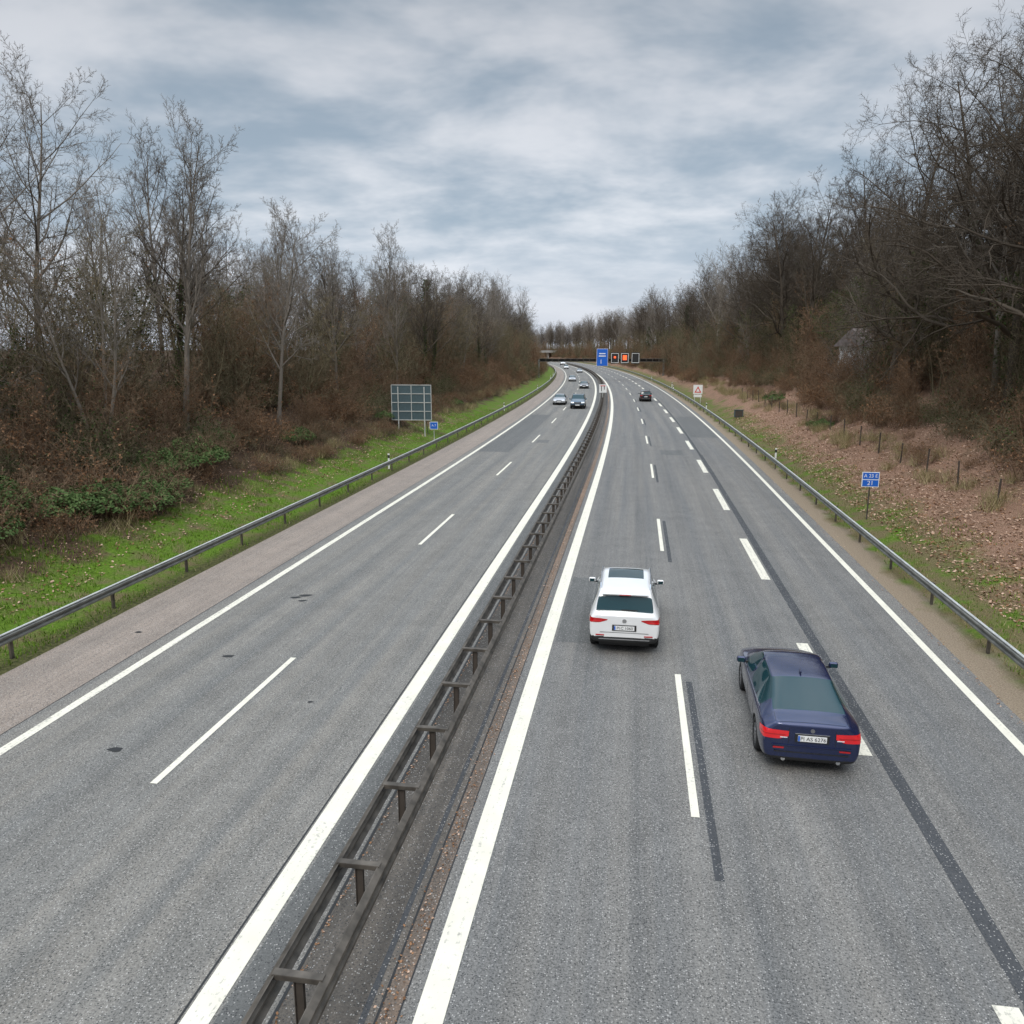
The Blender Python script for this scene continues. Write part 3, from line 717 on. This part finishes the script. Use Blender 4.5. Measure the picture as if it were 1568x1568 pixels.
    def lens(pname,oy,t0,t1,zl,zh,mat,off=.006,nt_=14,nz=5):
        V=[];F=[]
        for sg in(-1,1):
            b=len(V)
            for i in range(nt_+1):
                f=i/nt_; th=R(t0+(t1-t0)*f); lo=np.interp(f,*zl); hi=np.interp(f,*zh)
                for j in range(nz+1):
                    z=lo+(hi-lo)*j/nz; d=Vector((-sg*math.sin(th),math.cos(th),0)); org=Vector((0,oy,z))-d*3
                    h=bvh.ray_cast(org,d); p=(h[0] if h[0] else org+d*2.2)-d*off; V.append(tuple(p))
            F+=[(b+i*(nz+1)+j,b+(i+1)*(nz+1)+j,b+(i+1)*(nz+1)+j+1,b+i*(nz+1)+j+1) for i in range(nt_) for j in range(nz)]
        mesh_obj(pname,V,F,[mat],e,True)
    if kind=='suv':
        lens('tail_lights',-1.4,27,60,([0,.3,1],[.965,.895,.875]),([0,.3,1],[.99,1.01,1.015]),m_tail)
        lens('tail_light_stripe',-1.4,34,52,([0,1],[.925,.915]),([0,1],[.945,.935]),m_taillit,.010,8,1)
    else:
        lens('tail_lights',-1.7,30,66,([0,.25,1],[.79,.725,.735]),([0,.6,1],[.895,.905,.88]),m_taillit if lit else m_tail)
        lens('tail_light_stripe',-1.7,33,60,([0,1],[.80,.80]),([0,1],[.822,.822]),m_tail,.010,8,1)
        lens('reversing_lamp',-1.7,31,38,([0,1],[.755,.755]),([0,1],[.775,.775]),m_head,.010,4,1)
    TV=[];TF=[];RV=[];RF=[]
    for ay in spec['axle']:
        for sg in(-1,1):
            xo=sg*(spec['w']-.015); pf=[(xo-sg*.215,wr*.66),(xo-sg*.215,wr*.93),(xo-sg*.19,wr),(xo-sg*.03,wr),(xo,wr*.93),(xo,wr*.70),(xo-sg*.02,wr*.66)]
            kk=28; b=len(TV)
            for t in range(kk):
                a=2*math.pi*t/kk
                TV+=[(px,ay+pr*math.cos(a),wr+pr*math.sin(a)) for px,pr in pf]
            np_=len(pf)
            TF+=[(b+t*np_+i,b+t*np_+i+1,b+((t+1)%kk)*np_+i+1,b+((t+1)%kk)*np_+i) for t in range(kk) for i in range(np_-1)]
            v,f=cyl_data((xo-sg*.07,ay,wr),(xo-sg*.06,ay,wr),wr*.2,12); b=len(RV); RV+=v; RF+=[tuple(q+b for q in t) for t in f]
            for k5 in range(10):
                a=2*math.pi*k5/10; 
                p1=Vector((xo-sg*.055,ay+.05*math.cos(a),wr+.05*math.sin(a))); p2=Vector((xo-sg*.03,ay+wr*.64*math.cos(a),wr+wr*.64*math.sin(a)))
                v,f=cyl_data(p1,p2,.022,6); b=len(RV); RV+=v; RF+=[tuple(q+b for q in t) for t in f]
            b=len(RV)
            for t in range(kk):
                a=2*math.pi*t/kk; RV+=[(xo-sg*.02,ay+wr*.66*math.cos(a),wr+wr*.66*math.sin(a)),(xo-sg*.03,ay+wr*.6*math.cos(a),wr+wr*.6*math.sin(a)),(xo-sg*.12,ay+wr*.6*math.cos(a),wr+wr*.6*math.sin(a))]
            RF+=[(b+t*3+i,b+t*3+i+1,b+((t+1)%kk)*3+i+1,b+((t+1)%kk)*3+i) for t in range(kk) for i in(0,1)]
    mesh_obj('tyres',TV,TF,[m_tyre],e,True); mesh_obj('wheels',RV,RF,[m_rim],e)
    my=.80 if kind=='suv' else .74; mz=1.14 if kind=='suv' else 1.03
    boxes('mirrors',[(sg*(spec['w']+.07),my,mz,.20,.11,.14) for sg in(-1,1)],paint_m,e,.045)
    boxes('mirror_arms',[(sg*(spec['w']-.03),my,mz-.05,.12,.04,.04) for sg in(-1,1)],m_blk,e)
    boxes('mirror_glass',[(sg*(spec['w']+.075),my-.056,mz,.14,.004,.09) for sg in(-1,1)],m_glass,e)
    if kind=='suv':
        for sg in(-1,1):
            pts=[(sg*.64,-1.65,1.64),(sg*.65,-1.45,1.72),(sg*.66,-.5,1.75),(sg*.66,.1,1.735),(sg*.64,.4,1.64)]
            cyls('roof_rail',[(pts[i],pts[i+1],.024) for i in range(4)],m_chrome,e,8)
        boxes('rear_spoiler',[(0,-1.99,1.61,1.18,.16,.03)],paint_m,e,.012)
        boxes('rear_wiper',[(.12,hit(.1,1.22)-.015,1.22,.42,.02,.02)],m_blk,e)
        pz=.77; boxes('chrome_strip',[(0,hit(0,.47)-.006,.46,1.3,.015,.025)],m_chrome,e)
        boxes('bumper_reflectors',[(sg*.62,hit(.6,.56)-.004,.56,.22,.012,.03) for sg in(-1,1)],m_tail,e)
        cyls('badge',[((0,hit(0,.96)-.012,.96),(0,hit(0,.96)+.02,.96),.055)],m_chrome,e,20)
        boxes('tailgate_seam',[(0,hit(0,.64)-.001,.64,1.25,.008,.008)],m_blk,e)
        boxes('high_brake_light',[(0,-2.075,1.60,.30,.012,.018)],m_tail,e)
    else:
        pz=.77; boxes('chrome_strip',[(0,hit(0,.86)-.006,.86,.62,.012,.014)],m_chrome,e)
        cyls('badge',[((0,hit(0,.93)-.012,.93),(0,hit(0,.93)+.03,.93),.04)],m_rim,e,16)
        cyls('exhaust_pipes',[((sg*.5,-2.42,.31),(sg*.5,-2.2,.31),.04) for sg in(-1,1)],m_chrome,e,14)
        boxes('bumper_step',[(0,hit(0,.60)-.008,.61,1.45,.03,.012)],paint_m,e)
        boxes('bumper_trim',[(0,hit(0,.48)-.004,.475,1.35,.012,.016)],m_blk,e)
        boxes('bumper_reflectors',[(sg*.60,hit(.6,.52)-.006,.55,.20,.012,.03) for sg in(-1,1)],m_tail,e)
        boxes('trunk_seam',[(sg*.42,hit(.42,.80)-.002,.80,.008,.008,.28) for sg in(-1,1)],m_blk,e)
        boxes('antenna_fin',[(0,-.84,1.475,.03,.16,.055)],paint_m,e,.012)
    yb=hit(0,pz)-.012
    if not back:
        boxes('plate_recess',[(0,yb+.006,pz,.62,.012,.16)],m_blk,e)
        boxes('number_plate',[(0,yb-.006,pz,.52,.012,.115)],m_white,e)
        boxes('plate_band',[(-.24,yb-.0135,pz,.035,.003,.105)],m_blue,e)
        if plate: text(plate,.105,(.015,yb-.014,pz-.003),F0,m_blk,e,'plate_lettering',.001)
    else:
        yf=hit(0,.5,-1)
        boxes('number_plate',[(0,yf+.01,.48,.52,.012,.11)],m_white,e)
        boxes('grille_bars',[(0,hit(0,.62,-1)+.005,z,.7,.012,.012) for z in(.60,.64,.68)],m_chrome,e)
    def surf_line(pts,d,r=.004):
        out=[]
        for a,b in zip(pts[:-1],pts[1:]):
            h=bvh.ray_cast(Vector(a),Vector(d)); h2=bvh.ray_cast(Vector(b),Vector(d))
            if h[0] and h2[0] and (h[0]-h2[0]).length<.25: out.append((h[0],h2[0],r))
        return out
    if sub>=3:
        L=[]
        for sg in(-1,1):
            for yy in ((-.04,1.05,-1.05) if kind!='suv' else (.05,1.08,-.86)):
                L+=surf_line([(sg*3,yy,.36+.07*i) for i in range(9 if kind=='suv' else 8)],(-sg,0,0))
        if kind!='suv':
            L+=surf_line([(x_/10,-2.375,3) for x_ in range(-6,7)],(0,0,-1))
            for sg in(-1,1): L+=surf_line([(sg*.66,-2.36+.06*i,3) for i in range(6)],(0,0,-1))
            L+=surf_line([(x_/10,1.36,3) for x_ in range(-7,8)],(0,0,-1))
            # bright window trim
            T=[]
            for sg in(-1,1): T+=surf_line([(sg*3,-1.6+.13*i,.985-.004*i) for i in range(20)],(-sg,0,0),.006)
            cyls('window_trim',T,m_chrome,e,4)
        cyls('panel_seams',L,m_blk,e,4)
    boxes('underbody',[(0,0,.24,1.3,3.9,.1)],m_blk,e)
    return e
white=car_paint('white_paint',(.80,.80,.79)); dblue=car_paint('dark_blue_paint',(.016,.026,.085),.45,.22)
silver=car_paint('silver_paint',(.4,.41,.42),.6); slate=car_paint('slate_blue_paint',(.05,.10,.15),.4); blackp=car_paint('black_paint',(.01,.01,.011)); greyp=car_paint('grey_paint',(.1,.1,.11),.5)
build_car('white_suv',SUV,white,'suv',21.15,2.06,plate='PI:C 1060',scale=.98)
build_car('dark_blue_sedan',SED,dblue,'sedan',15.5,5.58,yaw=R(-1.5),plate='PI AS 6276',scale=.96,lit=True)
build_car('slate_blue_suv',SUV,slate,'suv',106.5,-4.5,back=True,sub=2,scale=1.08)
build_car('silver_car',SED,silver,'sedan',114,-7.4,back=True,sub=2)
build_car('grey_car',SED,greyp,'sedan',161,-5.0,back=True,sub=2)
build_car('silver_car',SED,silver,'sedan',197,-8.0,back=True,sub=2)
build_car('black_hatchback',SUV,blackp,'suv',121,5.0,sub=2,scale=.96)
build_car('grey_car',SED,silver,'sedan',270,-5.0,back=True,sub=2)
build_car('white_suv',SUV,white,'suv',320,-8.0,back=True,sub=2)
build_car('white_suv',SUV,white,'suv',400,-5.0,back=True,sub=2,scale=1.3)

# ------------------------------------------------------------------ world
w=bpy.data.worlds.new("World"); scene.world=w; w.use_nodes=True
nt=w.node_tree; nt.nodes.clear()
class W(NT):
    def __init__(s): s.t=nt; s.n=nt.nodes; s.l=nt.links
k=W()
tc=k.node('ShaderNodeTexCoord').outputs['Generated']; x,y,z=k.sep(tc)
zc=k.math('ADD',k.math('MAXIMUM',z,0.0),.26)
cb=k.node('ShaderNodeCombineXYZ'); k.link(k.math('DIVIDE',x,zc),cb.inputs[0]); k.link(k.math('DIVIDE',y,zc),cb.inputs[1])
n1=k.noise(k.mapping(cb.outputs[0],(.9,1.15,1)),2.1,5,.58,.15); n2=k.noise(cb.outputs[0],.8,2,.5)
f=k.math('ADD',k.math('MULTIPLY',n1,.62),k.math('MULTIPLY',n2,.48))
f=k.mapr(f,.44,.67)
f=k.math('MULTIPLY',k.math('MULTIPLY',f,f),k.math('SUBTRACT',3.0,k.math('MULTIPLY',f,2.0)))
cloud=k.mix(f,(4.1,5.1,6.2),(9.0,9.3,9.9))
hor=k.mix(k.mapr(z,-.02,.15),(7.0,7.5,8.5),cloud)
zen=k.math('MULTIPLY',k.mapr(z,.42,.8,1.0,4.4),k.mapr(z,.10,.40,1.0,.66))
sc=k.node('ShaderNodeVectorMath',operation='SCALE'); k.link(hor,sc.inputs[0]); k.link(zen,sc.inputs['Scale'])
sky=k.node('ShaderNodeTexSky',sky_type='NISHITA'); sky.sun_disc=False; sky.sun_elevation=R(48); sky.sun_rotation=R(200); sky.air_density=1.2; sky.dust_density=2
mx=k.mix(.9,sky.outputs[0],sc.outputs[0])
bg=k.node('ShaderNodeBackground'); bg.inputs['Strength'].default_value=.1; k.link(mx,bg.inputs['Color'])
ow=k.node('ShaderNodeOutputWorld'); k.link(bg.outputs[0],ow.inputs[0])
sd=bpy.data.lights.new('sun','SUN'); sd.energy=1.4; sd.angle=R(20); sd.color=(1,.95,.88)
so=bpy.data.objects.new('sun',sd); col.objects.link(so); so.rotation_euler=(R(42),0,R(-20))
# ------------------------------------------------------------------ camera
cd=bpy.data.cameras.new('camera'); cd.sensor_width=36; cd.lens=36*1210/1568; cd.clip_end=5000; cd.clip_start=.1
co=bpy.data.objects.new('camera',cd); col.objects.link(co); co.location=(0,0,7.66)
co.rotation_euler=(R(90)-math.atan(249/1210),0,0)
scene.camera=co
scene.view_settings.view_transform='Standard'; scene.view_settings.look='None'; scene.view_settings.exposure=0
